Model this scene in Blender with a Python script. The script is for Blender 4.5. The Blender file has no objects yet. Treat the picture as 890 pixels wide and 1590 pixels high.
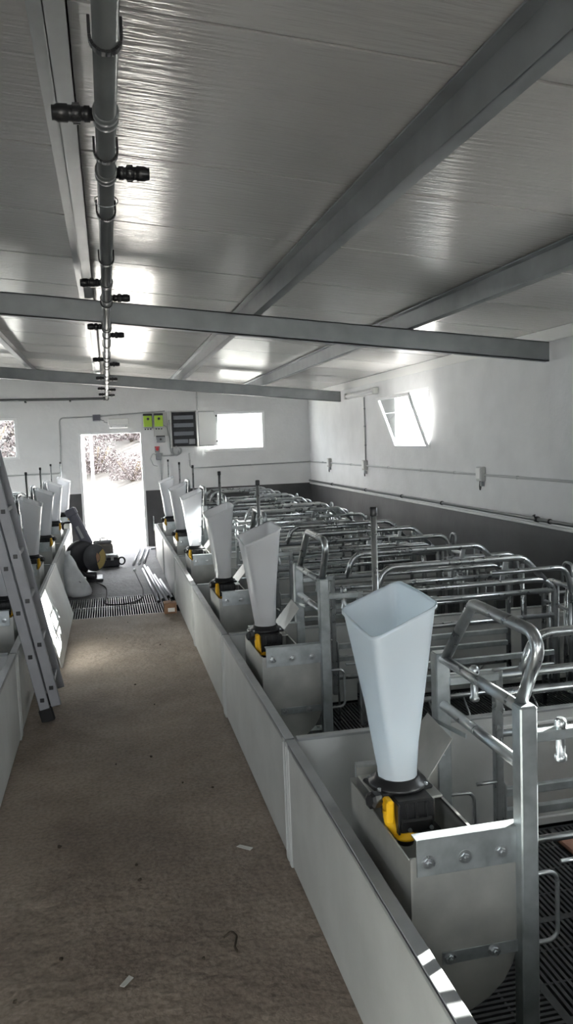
import bpy, math, random
from mathutils import Vector, Matrix
random.seed(7)
R = math.radians
SC = bpy.context.scene
C = SC.collection

# ------------------------------------------------------------------ camera, light, exposure
F_PX, W_PX, H_PX = 1250.0, 890, 1590
YAW, PITCH, ROLL, CAM_H = 0.215319, 0.090751, 0.037834, 1.73
fw = Vector((math.sin(YAW)*math.cos(PITCH), math.cos(YAW)*math.cos(PITCH), -math.sin(PITCH)))
rt = Vector((math.cos(YAW), -math.sin(YAW), 0))
dn = fw.cross(rt)
rt2 = math.cos(ROLL)*rt + math.sin(ROLL)*dn
dn2 = -math.sin(ROLL)*rt + math.cos(ROLL)*dn
cam = bpy.data.objects.new('camera', bpy.data.cameras.new('camera'))
C.objects.link(cam)
M = Matrix((rt2, -dn2, -fw)).transposed().to_4x4()
M.translation = Vector((0, 0, CAM_H))
cam.matrix_world = M
cam.data.sensor_fit = 'VERTICAL'
cam.data.sensor_height = 36.0
cam.data.lens = F_PX/H_PX*36.0
cam.data.clip_start = 0.02
cam.data.clip_end = 300
SC.camera = cam

SC.view_settings.view_transform = 'Standard'
SC.view_settings.look = 'None'
SC.view_settings.gamma = 1
SC.view_settings.use_curve_mapping = False
SC.view_settings.exposure = 0.95

world = bpy.data.worlds.new('sky'); SC.world = world
world.use_nodes = True
wb = world.node_tree.nodes['Background']
wb.inputs[0].default_value = (0.90, 0.95, 1.0, 1)
wb.inputs[1].default_value = 10.0

SUN_DIR = Vector((-4.0, -2.0, -1.6)).normalized()
sun = bpy.data.objects.new('sun', bpy.data.lights.new('sun', 'SUN'))
sun.data.energy = 48; sun.data.angle = R(0.6); sun.data.color = (1, .97, .92)
sun.rotation_euler = SUN_DIR.to_track_quat('-Z', 'Y').to_euler()
sun.location = (12, 20, 8)
C.objects.link(sun)

# room dimensions (metres): camera at x=0, y=0, aisle along +y
XR, XL, YB, YF = 3.48, -3.45, 13.8, -2.6
AR, AL = 0.637, -0.60            # faces of the pen fronts
WZ0, WZ1 = 1.55, 2.24            # window sill and head
WIN_R = [(8.36, 9.46), (2.34, 3.44), (-2.2, -1.1)]    # right wall windows, y ranges
WIN_L = [(10.6, 11.7), (4.9, 6.0), (-1.6, -0.5)]
WIN_B = [(1.62, 2.70), (-2.49, -1.40)]                  # back wall windows, x ranges
DOOR = (-0.43, 0.565, 1.93)
def zc(x): return 2.52 + .097*(XR-x)

def portal(loc, rot, sx, sz):
    l = bpy.data.lights.new('daylight', 'AREA'); l.shape = 'RECTANGLE'; l.size = sx; l.size_y = sz
    l.cycles.is_portal = True
    o = bpy.data.objects.new('daylight', l); o.location = loc; o.rotation_euler = rot; C.objects.link(o)
for y0, y1 in WIN_R: portal((XR+.26, (y0+y1)/2, (WZ0+WZ1)/2), (R(90), 0, R(90)), y1-y0, WZ1-WZ0)
for y0, y1 in WIN_L: portal((XL-.26, (y0+y1)/2, (WZ0+WZ1)/2), (R(90), 0, R(-90)), y1-y0, WZ1-WZ0)
for x0, x1 in WIN_B: portal(((x0+x1)/2, YB+.26, (WZ0+WZ1)/2), (R(-90), 0, 0), x1-x0, WZ1-WZ0)
portal(((DOOR[0]+DOOR[1])/2, YB+.26, DOOR[2]/2), (R(-90), 0, 0), DOOR[1]-DOOR[0], DOOR[2])

portal((-.35, YF-.26, 1.05), (R(90), 0, 0), .9, 2.1)  # sky portal for the added opening behind the camera

# ------------------------------------------------------------------ materials
def mat(name, col, rough=.5, metal=0., noise=None, bump=None, spec=None, **kw):
    """noise=(scale, amount 0..1 darker, detail); bump=(scale, strength, stretch xyz)"""
    m = bpy.data.materials.new(name); m.use_nodes = True
    nt = m.node_tree; N = nt.nodes; L = nt.links
    b = N['Principled BSDF']
    b.inputs['Base Color'].default_value = (*col, 1)
    b.inputs['Roughness'].default_value = rough
    b.inputs['Metallic'].default_value = metal
    if spec is not None: b.inputs['Specular IOR Level'].default_value = spec
    for k, v in kw.items(): b.inputs[k.replace('_', ' ')].default_value = v
    tc = N.new('ShaderNodeTexCoord')
    if noise:
        sc, amt, det = noise[:3]
        mp = N.new('ShaderNodeMapping'); L.new(tc.outputs['Object'], mp.inputs[0])
        if len(noise) > 3: mp.inputs['Scale'].default_value = noise[3]
        n = N.new('ShaderNodeTexNoise'); n.inputs['Scale'].default_value = sc; n.inputs['Detail'].default_value = det
        L.new(mp.outputs[0], n.inputs['Vector'])
        r = N.new('ShaderNodeValToRGB')
        r.color_ramp.elements[0].position = .3; r.color_ramp.elements[1].position = .7
        r.color_ramp.elements[0].color = (*[c*(1-amt) for c in col], 1)
        r.color_ramp.elements[1].color = (*[min(1, c*(1+amt*.5)) for c in col], 1)
        L.new(n.outputs['Fac'], r.inputs[0]); L.new(r.outputs[0], b.inputs['Base Color'])
        if metal > .5:
            mr = N.new('ShaderNodeMapRange')
            mr.inputs['To Min'].default_value = max(.05, rough-.05); mr.inputs['To Max'].default_value = min(1, rough+.07)
            L.new(n.outputs['Fac'], mr.inputs['Value']); L.new(mr.outputs[0], b.inputs['Roughness'])
    if bump:
        sc, st = bump[:2]
        mp = N.new('ShaderNodeMapping'); L.new(tc.outputs['Object'], mp.inputs[0])
        if len(bump) > 2: mp.inputs['Scale'].default_value = bump[2]
        n = N.new('ShaderNodeTexNoise'); n.inputs['Scale'].default_value = sc; n.inputs['Detail'].default_value = 4
        L.new(mp.outputs[0], n.inputs['Vector'])
        bp = N.new('ShaderNodeBump'); bp.inputs['Strength'].default_value = st; bp.inputs['Distance'].default_value = .01
        L.new(n.outputs['Fac'], bp.inputs['Height']); L.new(bp.outputs[0], b.inputs['Normal'])
    return m

GALV = mat('galvanised_steel', (.47, .49, .50), .28, .9, noise=(26, .14, 3))
GALV_SHEET = mat('galvanised_sheet', (.46, .495, .505), .36, .8, noise=(18, .22, 4))
BEAM = mat('galvanised_beam', (.27, .285, .295), .45, .55, noise=(5, .18, 4))
STAIN = mat('stainless_sheet', (.44, .44, .415), .36, .55, noise=(7, .22, 5))
ALU = mat('dull_aluminium', (.28, .28, .295), .5, .6, noise=(9, .12, 2))
PVC = mat('grey_pvc_board', (.50, .508, .495), .38, noise=(5, .10, 5), bump=(60, .05))
PVC_LIGHT = mat('pale_pvc_board', (.62, .63, .62), .35, noise=(4, .08, 5))
WALLM = mat('white_plaster', (.80, .80, .80), .75, noise=(3, .07, 8), bump=(22, .35))
CEILM = mat('glossy_ceiling_panel', (.46, .45, .435), .19, spec=.9, noise=(2.5, .05, 2), bump=(15, .42, (.35, 3.0, 1)))
DARKBAND = mat('dark_grey_paint', (.075, .075, .078), .55, noise=(3, .25, 7), bump=(14, .2))
WHITE = mat('white_plastic', (.82, .82, .80), .4)
WHITE_FRAME = mat('white_window_frame', (.85, .85, .85), .35)
BLACK = mat('black_plastic', (.012, .012, .013), .35)
BLACK_MATT = mat('black_rubber', (.015, .014, .014), .75)
PIPEM = mat('grey_pvc_pipe', (.085, .09, .09), .30, noise=(8, .2, 3))
GRATE = mat('black_slats', (.060, .062, .064), .4, noise=(30, .3, 2))
GRATE_METAL = mat('steel_grate', (.27, .27, .27), .55, .2)
YELLOW = mat('yellow_plastic', (.85, .47, .01), .35)
ORANGE = mat('orange_plastic', (.55, .13, .02), .4)
GREYBOX = mat('grey_plastic_box', (.30, .31, .32), .45)
LIGHTGREY = mat('light_grey_plastic', (.58, .58, .56), .45)
PALECOND = mat('grey_conduit', (.42, .43, .43), .5)
GREEN = mat('lime_green_plastic', (.40, .62, .04), .4)
RED = mat('red_plastic', (.55, .02, .03), .4)
CARD = mat('brown_cardboard', (.30, .17, .10), .85, noise=(20, .2, 3))
PAPER = mat('white_paper', (.75, .74, .70), .8)
SACKM = mat('white_plastic_sack', (.74, .76, .78), .45, noise=(9, .15, 4), bump=(9, .6))
TOOLBLACK = mat('dark_tool_body', (.03, .03, .035), .5, noise=(10, .4, 3))
TOOLGREY = mat('grey_tool_housing', (.13, .13, .16), .5)
OLIVE = mat('olive_grey_case', (.16, .155, .145), .55)
STICKER = mat('yellow_brown_sticker', (.30, .22, .06), .5)
MATM = mat('brown_heating_mat', (.33, .17, .12), .6, noise=(6, .15, 3), bump=(40, .3))
LEAF = mat('dry_leaf', (.06, .045, .03), .8)
BUSHM = mat('dry_scrub', (.052, .040, .039), .9, noise=(1.2, .25, 5))
EARTH = mat('pale_earth', (.62, .58, .52), .95, noise=(1.2, .25, 8), bump=(5, .5))
HILL = mat('hillside_scrub', (.070, .062, .054), .95, noise=(1.5, .35, 10), bump=(3, 1))
BREAKER = mat('pale_breaker_row', (.22, .235, .26), .4)

CAP = mat('grey_metal_cap', (.36, .37, .37), .42, .3, noise=(8, .12, 3))
PALETUBE = mat('pale_metal_tube', (.62, .62, .67), .4, .25)
# concrete floor with scuffs
def floor_mat(name, lo, hi):
    m = bpy.data.materials.new(name); m.use_nodes = True
    nt = m.node_tree; N = nt.nodes; L = nt.links; b = N['Principled BSDF']
    tc = N.new('ShaderNodeTexCoord')
    n1 = N.new('ShaderNodeTexNoise'); n1.inputs['Scale'].default_value = 1.6; n1.inputs['Detail'].default_value = 9; n1.inputs['Roughness'].default_value = .62
    n2 = N.new('ShaderNodeTexNoise'); n2.inputs['Scale'].default_value = 55; n2.inputs['Detail'].default_value = 4
    for n in (n1, n2): L.new(tc.outputs['Object'], n.inputs['Vector'])
    r = N.new('ShaderNodeValToRGB'); e = r.color_ramp.elements
    e[0].position = .32; e[0].color = (*lo, 1); e[1].position = .70; e[1].color = (*hi, 1)
    L.new(n1.outputs['Fac'], r.inputs[0])
    mx = N.new('ShaderNodeMixRGB'); mx.blend_type = 'MULTIPLY'; mx.inputs[0].default_value = .6
    r2 = N.new('ShaderNodeValToRGB'); r2.color_ramp.elements[0].position = .35; r2.color_ramp.elements[0].color = (.55, .55, .55, 1)
    r2.color_ramp.elements[1].position = .6; r2.color_ramp.elements[1].color = (1, 1, 1, 1)
    L.new(n2.outputs['Fac'], r2.inputs[0]); L.new(r.outputs[0], mx.inputs[1]); L.new(r2.outputs[0], mx.inputs[2])
    L.new(mx.outputs[0], b.inputs['Base Color'])
    b.inputs['Roughness'].default_value = .72; b.inputs['Specular IOR Level'].default_value = .3
    n3 = N.new('ShaderNodeTexNoise'); n3.inputs['Scale'].default_value = 17; n3.inputs['Detail'].default_value = 8
    L.new(tc.outputs['Object'], n3.inputs['Vector'])
    bp = N.new('ShaderNodeBump'); bp.inputs['Strength'].default_value = .8; bp.inputs['Distance'].default_value = .02
    L.new(n3.outputs['Fac'], bp.inputs['Height']); L.new(bp.outputs[0], b.inputs['Normal'])
    return m
FLOORM = floor_mat('brown_concrete', (.235, .187, .150), (.43, .355, .290))
FLOORM2 = floor_mat('grey_concrete', (.095, .092, .10), (.19, .185, .195))

def hopper_mat(name, dc, tcx):
    m = bpy.data.materials.new(name); m.use_nodes = True
    nt = m.node_tree; N = nt.nodes; L = nt.links; N.remove(N['Principled BSDF'])
    out = N['Material Output']
    d = N.new('ShaderNodeBsdfDiffuse'); d.inputs[0].default_value = (*dc, 1)
    t = N.new('ShaderNodeBsdfTranslucent'); t.inputs[0].default_value = (*tcx, 1)
    tr = N.new('ShaderNodeBsdfTransparent'); tr.inputs[0].default_value = (.85, .9, .95, 1)
    g = N.new('ShaderNodeBsdfGlossy'); g.inputs['Roughness'].default_value = .28
    m1 = N.new('ShaderNodeMixShader'); m1.inputs[0].default_value = .45
    m2 = N.new('ShaderNodeMixShader'); m2.inputs[0].default_value = .13
    m3 = N.new('ShaderNodeMixShader'); fr = N.new('ShaderNodeLayerWeight'); fr.inputs[0].default_value = .12
    L.new(d.outputs[0], m1.inputs[1]); L.new(t.outputs[0], m1.inputs[2])
    L.new(m1.outputs[0], m2.inputs[1]); L.new(tr.outputs[0], m2.inputs[2])
    pw = N.new('ShaderNodeMath'); pw.operation = 'MULTIPLY_ADD'; pw.inputs[1].default_value = .5; pw.inputs[2].default_value = .05; pw.use_clamp = True
    L.new(fr.outputs['Facing'], pw.inputs[0]); L.new(pw.outputs[0], m3.inputs[0]); L.new(m2.outputs[0], m3.inputs[1]); L.new(g.outputs[0], m3.inputs[2])
    L.new(m3.outputs[0], out.inputs[0])
    return m
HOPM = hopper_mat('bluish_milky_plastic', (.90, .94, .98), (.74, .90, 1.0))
HOPM2 = hopper_mat('milky_plastic', (.80, .79, .79), (.74, .75, .78))

def glass_mat():
    m = bpy.data.materials.new('window_glass'); m.use_nodes = True
    nt = m.node_tree; N = nt.nodes; L = nt.links; N.remove(N['Principled BSDF'])
    tr = N.new('ShaderNodeBsdfTransparent'); tr.inputs[0].default_value = (.93, .95, .95, 1)
    g = N.new('ShaderNodeBsdfGlossy'); g.inputs['Roughness'].default_value = .03
    mx = N.new('ShaderNodeMixShader'); fr = N.new('ShaderNodeLayerWeight'); fr.inputs[0].default_value = .06
    L.new(fr.outputs['Facing'], mx.inputs[0]); L.new(tr.outputs[0], mx.inputs[1]); L.new(g.outputs[0], mx.inputs[2])
    L.new(mx.outputs[0], N['Material Output'].inputs[0])
    return m
GLASS = glass_mat()

# ------------------------------------------------------------------ mesh builder
class MB:
    def __init__(s): s.v = []; s.f = []; s.sm = []; s.mi = []; s.cur = 0
    def add(s, vs, fs, smooth=False):
        o = len(s.v); s.v += [tuple(v) for v in vs]
        for f in fs:
            s.f.append([i+o for i in f]); s.sm.append(smooth); s.mi.append(s.cur)
        return s
    def box(s, x0, x1, y0, y1, z0, z1, ch=0.):
        if x0 > x1: x0, x1 = x1, x0
        if y0 > y1: y0, y1 = y1, y0
        if z0 > z1: z0, z1 = z1, z0
        return s.obox(Matrix.Translation(((x0+x1)/2, (y0+y1)/2, (z0+z1)/2)), x1-x0, y1-y0, z1-z0, ch)
    def obox(s, m, sx, sy, sz, ch=0.):
        hx, hy, hz = sx/2, sy/2, sz/2
        ch = min(ch, hx*.9, hy*.9, hz*.9)
        if ch <= 0:
            vs = [m @ Vector((a*hx, b*hy, c*hz)) for a in (-1, 1) for b in (-1, 1) for c in (-1, 1)]
            return s.add(vs, [(0, 1, 3, 2), (4, 6, 7, 5), (0, 4, 5, 1), (2, 3, 7, 6), (0, 2, 6, 4), (1, 5, 7, 3)])
        vs = []; idx = {}
        for a in (-1, 1):
            for b in (-1, 1):
                for c in (-1, 1):
                    for ax in range(3):
                        p = [a*hx-a*ch, b*hy-b*ch, c*hz-c*ch]
                        p[ax] = (a*hx, b*hy, c*hz)[ax]
                        idx[a, b, c, ax] = len(vs); vs.append(m @ Vector(p))
        fs = []
        for ax in range(3):
            o1, o2 = (ax+1) % 3, (ax+2) % 3
            for sg in (-1, 1):
                q = []
                for u, v in ((-1, -1), (1, -1), (1, 1), (-1, 1)):
                    k = [0, 0, 0]; k[ax] = sg; k[o1] = u; k[o2] = v; q.append(idx[(*k, ax)])
                fs.append(q if sg > 0 else q[::-1])
        for ax in range(3):
            o1, o2 = (ax+1) % 3, (ax+2) % 3
            for u in (-1, 1):
                for v in (-1, 1):
                    k0 = [0, 0, 0]; k1 = [0, 0, 0]; k0[ax] = -1; k1[ax] = 1
                    for k in (k0, k1): k[o1] = u; k[o2] = v
                    fs.append([idx[(*k0, o1)], idx[(*k1, o1)], idx[(*k1, o2)], idx[(*k0, o2)]] if u*v > 0 else
                              [idx[(*k0, o2)], idx[(*k1, o2)], idx[(*k1, o1)], idx[(*k0, o1)]])
        for a in (-1, 1):
            for b in (-1, 1):
                for c in (-1, 1):
                    q = [idx[a, b, c, 0], idx[a, b, c, 1], idx[a, b, c, 2]]
                    fs.append(q if a*b*c > 0 else q[::-1])
        return s.add(vs, fs)
    def bar(s, a, b, w, h, ch=0., up=(0, 0, 1)):
        a, b = Vector(a), Vector(b); d = (b-a); L = d.length; d.normalize()
        up = Vector(up)
        if abs(d.dot(up)) > .98: up = Vector((1, 0, 0))
        x = d.cross(up).normalized(); z = x.cross(d)
        m = Matrix((x, d, z)).transposed().to_4x4(); m.translation = (a+b)/2
        return s.obox(m, w, L, h, ch)
    def tube(s, pts, r, fil=0., n=10, seg=5, closed=False):
        P = [Vector(p) for p in pts]
        if fil > 0 and len(P) > 2:
            Q = []
            rng = range(len(P))
            for i in rng:
                if not closed and i in (0, len(P)-1): Q.append(P[i]); continue
                a, b, c = P[i-1], P[i], P[(i+1) % len(P)]
                u, v = (a-b), (c-b); lu, lv = u.length, v.length; u.normalize(); v.normalize()
                ang = u.angle(v)
                if ang > 3.1: Q.append(b); continue
                f = fil if not isinstance(fil, (list, tuple)) else fil[i]
                t = min(f/math.tan(ang/2), lu*.48, lv*.48)
                rr = t*math.tan(ang/2); bis = (u+v).normalized(); cen = b+bis*(rr/math.sin(ang/2))
                p0, p1 = b+u*t, b+v*t
                e0, e1 = (p0-cen), (p1-cen); tot = e0.angle(e1); ax = e0.cross(e1).normalized()
                for k in range(seg+1):
                    Q.append(cen + Matrix.Rotation(tot*k/seg, 3, ax) @ e0)
            P = Q
        T = []
        for i in range(len(P)):
            if closed: d = P[(i+1) % len(P)]-P[i-1]
            else: d = P[min(i+1, len(P)-1)]-P[max(i-1, 0)]
            T.append(d.normalized())
        x = T[0].orthogonal().normalized(); vs = []
        for i in range(len(P)):
            if i:
                q = T[i-1].rotation_difference(T[i]); x = q @ x
            x = (x-T[i]*x.dot(T[i])).normalized(); y = T[i].cross(x)
            rr = r if not callable(r) else r(i/(len(P)-1))
            for k in range(n):
                a = 2*math.pi*k/n; vs.append(P[i]+x*(rr*math.cos(a))+y*(rr*math.sin(a)))
        m = len(P)
        fs = [(i*n+k, i*n+(k+1) % n, (i+1)*n+(k+1) % n, (i+1)*n+k) for i in range(m-1) for k in range(n)]
        if closed: fs += [((m-1)*n+k, (m-1)*n+(k+1) % n, (k+1) % n, k) for k in range(n)]
        s.add(vs, fs, True)
        if not closed:
            o = len(s.v)-len(vs)
            s.f.append([o+k for k in range(n)][::-1]); s.f.append([o+(m-1)*n+k for k in range(n)]); s.sm += [False, False]; s.mi += [s.cur]*2
        return s
    def lathe(s, prof, org=(0, 0, 0), axis=(0, 0, 1), n=20, smooth=True):
        """prof: list of (radius, height)"""
        ax = Vector(axis).normalized(); x = ax.orthogonal().normalized(); y = ax.cross(x); o = Vector(org)
        vs = [o+ax*h+x*(r*math.cos(2*math.pi*k/n))+y*(r*math.sin(2*math.pi*k/n)) for r, h in prof for k in range(n)]
        m = len(prof)
        fs = [(i*n+k, i*n+(k+1) % n, (i+1)*n+(k+1) % n, (i+1)*n+k) for i in range(m-1) for k in range(n)]
        s.add(vs, fs, smooth)
        o2 = len(s.v)-len(vs)
        s.f.append([o2+k for k in range(n)][::-1]); s.f.append([o2+(m-1)*n+k for k in range(n)]); s.sm += [False, False]; s.mi += [s.cur]*2
        return s
    def prism(s, poly, ax, a0, a1):
        """poly: 2-D points in the plane across axis ax (0: yz, 1: xz, 2: xy), extruded from a0 to a1"""
        def P(p, a): return {0: (a, p[0], p[1]), 1: (p[0], a, p[1]), 2: (p[0], p[1], a)}[ax]
        n = len(poly); vs = [P(p, a0) for p in poly]+[P(p, a1) for p in poly]
        fs = [list(range(n))[::-1], [n+i for i in range(n)]]+[(i, (i+1) % n, n+(i+1) % n, n+i) for i in range(n)]
        return s.add(vs, fs)
    def sphere(s, c, rx, ry, rz, n=14, m=8, jit=0.):
        vs = []
        for i in range(1, m):
            th = math.pi*i/m
            for k in range(n):
                a = 2*math.pi*k/n; j = 1+random.uniform(-jit, jit)
                vs.append((c[0]+rx*j*math.sin(th)*math.cos(a), c[1]+ry*j*math.sin(th)*math.sin(a), c[2]+rz*j*math.cos(th)))
        vs += [(c[0], c[1], c[2]+rz), (c[0], c[1], c[2]-rz)]
        t, b = len(vs)-2, len(vs)-1
        fs = [(i*n+k, (i+1)*n+k, (i+1)*n+(k+1) % n, i*n+(k+1) % n) for i in range(m-2) for k in range(n)]
        fs += [(t, k, (k+1) % n) for k in range(n)]+[(b, (m-2)*n+(k+1) % n, (m-2)*n+k) for k in range(n)]
        return s.add(vs, fs, True)
    def flat(s, pts, t, nrm=(0, 0, 1)):
        """thin sheet through 3-D points with thickness t along nrm"""
        nv = Vector(nrm).normalized()*(t/2); n = len(pts)
        vs = [Vector(p)-nv for p in pts]+[Vector(p)+nv for p in pts]
        return s.add(vs, [list(range(n))[::-1], [n+i for i in range(n)]]+[(i, (i+1) % n, n+(i+1) % n, n+i) for i in range(n)])
    def build(s, name, material, parent=None, mirror=False, loc=(0, 0, 0)):
        me = bpy.data.meshes.new(name)
        vs = [(-x, y, z) for x, y, z in s.v] if mirror else s.v
        me.from_pydata(vs, [], [f[::-1] for f in s.f] if mirror else s.f)
        mats = material if isinstance(material, (list, tuple)) else [material]
        for m in mats: me.materials.append(m)
        me.polygons.foreach_set('use_smooth', s.sm)
        me.polygons.foreach_set('material_index', s.mi)
        me.update()
        import bmesh
        bm = bmesh.new(); bm.from_mesh(me); bmesh.ops.recalc_face_normals(bm, faces=bm.faces); bm.to_mesh(me); bm.free()
        o = bpy.data.objects.new(name, me); C.objects.link(o)
        o.location = loc
        if parent: o.parent = parent
        return o

def tag(o, label=None, cat=None, group=None, kind=None):
    if label: o['label'] = label
    if cat: o['category'] = cat
    if group: o['group'] = group
    if kind: o['kind'] = kind
    return o
def thing(name, label, cat, loc=(0, 0, 0), group=None, rz=0):
    o = bpy.data.objects.new(name, None); C.objects.link(o); o.location = loc; o.rotation_euler.z = rz
    o.empty_display_size = .1
    return tag(o, label, cat, group)
def struct(o): o['kind'] = 'structure'; return o
def kids(o): return [c for c in bpy.data.objects if c.parent == o]
def copy_tree(o, parent=None):
    c = o.copy(); C.objects.link(c)
    if parent: c.parent = parent
    for k in kids(o): copy_tree(k, c)
    return c

# ------------------------------------------------------------------ room shell
def wall_with_holes(name, ax, pos, thick, u0, u1, ztop, holes, band=None, mats=None):
    """ax 0: wall in the yz plane at x=pos; ax 1: in the xz plane at y=pos. ztop(u). holes (u0,u1,z0,z1)"""
    mb = MB()
    us = sorted({u0, u1, *[h[0] for h in holes], *[h[1] for h in holes]})
    BZ = .945
    for a, b in zip(us[:-1], us[1:]):
        hs = [h for h in holes if h[0] <= a+1e-6 and h[1] >= b-1e-6]
        zs = [(0, None)]
        spans = []; z = -.4
        for h in sorted(hs, key=lambda h: h[2]):
            if h[2] > z: spans.append((z, h[2]))
            z = h[3]
        spans.append((z, None))
        out = []
        for s0, s1 in spans:
            if s0 < BZ and (s1 is None or s1 > BZ): out += [(s0, BZ), (BZ, s1)]
            else: out.append((s0, s1))
        for s0, s1 in out:
            ta = ztop(a)+.3 if s1 is None else s1; tb = ztop(b)+.3 if s1 is None else s1
            mb.cur = 1 if (ta <= BZ+1e-6) else 0
            def P(u, w, z): return (w, u, z) if ax == 0 else (u, w, z)
            p0, p1 = pos, pos+thick
            vs = [P(a, p0, s0), P(b, p0, s0), P(b, p0, tb), P(a, p0, ta), P(a, p1, s0), P(b, p1, s0), P(b, p1, tb), P(a, p1, ta)]
            mb.add(vs, [(0, 1, 2, 3), (7, 6, 5, 4), (0, 4, 5, 1), (1, 5, 6, 2), (2, 6, 7, 3), (3, 7, 4, 0)])
    return struct(mb.build(name, mats or [WALLM, DARKBAND]))
wall_with_holes('wall_right', 0, XR, .25, YF-.25, YB+.25, lambda u: zc(XR), [(a, b, WZ0, WZ1) for a, b in WIN_R])
wall_with_holes('wall_left', 0, XL-.25, .25, YF-.25, YB+.25, lambda u: zc(XL), [(a, b, WZ0, WZ1) for a, b in WIN_L])
wall_with_holes('wall_back', 1, YB, .25, XL, XR, zc, [(a, b, WZ0, WZ1) for a, b in WIN_B]+[(DOOR[0], DOOR[1], -.02, DOOR[2])])
wall_with_holes('wall_front', 1, YF-.25, .25, XL, XR, zc, [(-.8, .1, -.02, 2.1)])  # unseen doorway added behind the camera to brighten the near end
mb = MB(); mb.box(XL-8, XR+8, YF-25, YF-.25, -.12, -.05); struct(mb.build('ground_front_side', EARTH))

# aisle floor in two pours with the drain channel between
DR0, DR1 = 8.25, 9.32
mb = MB(); mb.box(AL-.02, AR+.02, YF, DR0, -.35, 0); mb.cur = 1; mb.box(AL-.02, AR+.02, DR1, YB+.25, -.35, 0)
mb.box(XL, XR, 12.32, YB, -.35, -.001)
struct(mb.build('floor', [FLOORM, FLOORM2]))
mb = MB(); mb.box(XL, XR, YF, YB, -.5, -.36)
struct(mb.build('floor_pit', BLACK_MATT))

# ceiling: insulated panels running across the room with open joints
mb = MB()
seams = [-2.6, -1.63, -.67, .29, 1.25, 2.21, 3.28, 4.22, 5.16, 6.05, 7.0, 7.95, 8.85, 9.8, 10.75, 11.7, 12.7, 14.05]
for a, b in zip(seams[:-1], seams[1:]):
    g = .0075
    x0, x1 = XL-.25, XR+.25
    vs = [(x, y, zc(x)+dz) for dz in (0, .06) for x, y in ((x0, a+g), (x1, a+g), (x1, b-g), (x0, b-g))]
    mb.add(vs, [(0, 1, 2, 3), (7, 6, 5, 4), (0, 4, 5, 1), (1, 5, 6, 2), (2, 6, 7, 3), (3, 7, 4, 0)])
x0, x1 = XL-.25, XR+.25
mb.add([(x, y, zc(x)+dz) for dz in (.05, .12) for x, y in ((x0, YF-.25), (x1, YF-.25), (x1, YB+.25), (x0, YB+.25))],
       [(0, 1, 2, 3), (7, 6, 5, 4), (0, 4, 5, 1), (1, 5, 6, 2), (2, 6, 7, 3), (3, 7, 4, 0)])
struct(mb.build('ceiling', CEILM))
# white cover strip along the joint of ceiling and right wall
mb = MB(); mb.box(XR-.012, XR, YF, YB, zc(XR)-.10, zc(XR)-.002)
struct(mb.build('trim_1', WHITE))
# white ledge on top of the dark band
mb = MB(); mb.box(XR-.022, XR, YF, YB, .925, .95, .004)
struct(mb.build('trim_2', WHITE))

# roof beams (sloping, across) and purlins (along)
def roof_beam(y, x0, x1, z0, label):
    """box section of .15 x .08, bottom at z0 where x=3.4, rising to the left"""
    mb = MB(); s = .0935
    def zz(x): return z0+s*(3.4-x)
    w, h, t = .07, .15, .008
    def run(ya, yb, za, zb):
        vs = [(x, yy, zz(x)+q) for x in (x0, x1) for yy, q in ((ya, za), (yb, za), (yb, zb), (ya, zb))]
        mb.add(vs, [(0, 1, 2, 3), (7, 6, 5, 4), (0, 4, 5, 1), (1, 5, 6, 2), (2, 6, 7, 3), (3, 7, 4, 0)])
    run(y, y+t, 0, h); run(y, y+w, 0, t); run(y, y+w, h-t, h); run(y+w-t, y+w, 0, .022); run(y+w-t, y+w, h-.022, h)
    # end plate tying it to the wall
    o = mb.build('roof_beam', BEAM); tag(o, label, 'roof beam', 'sloping roof beams'); return struct(o)
roof_beam(5.77, XL, 3.41, 2.255, 'nearer grey sloping roof beam crossing the whole room')
roof_beam(11.54, XL, 3.41, 2.245, 'farther grey sloping roof beam crossing before the back wall')
roof_beam(-0.2, XL, 3.41, 2.255, 'grey sloping roof beam behind the viewer')
def purlin(x, label):
    zt = zc(x)-.001; zb = zt-.125
    mb = MB(); t = .005
    mb.box(x-.003, x+.003, YF, YB, zb, zt)                       # web
    mb.box(x, x+.058, YF, YB, zb, zb+t); mb.box(x+.053, x+.058, YF, YB, zb, zb+.018)   # lower flange with lip
    mb.box(x-.05, x, YF, YB, zt-.012, zt-.005)
    o = mb.build('roof_purlin', BEAM); tag(o, label, 'purlin', 'purlins under the ceiling panels'); return struct(o)
purlin(2.24, 'galvanised purlin nearest the right wall')
purlin(1.08, 'galvanised purlin second from the right wall, overhead of the right pens')
purlin(-.09, 'galvanised purlin just left of the overhead grey pipe')
purlin(-1.02, 'galvanised purlin over the left pens, next left of the pipe')
purlin(-2.2, 'galvanised purlin nearest the left wall')

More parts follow.
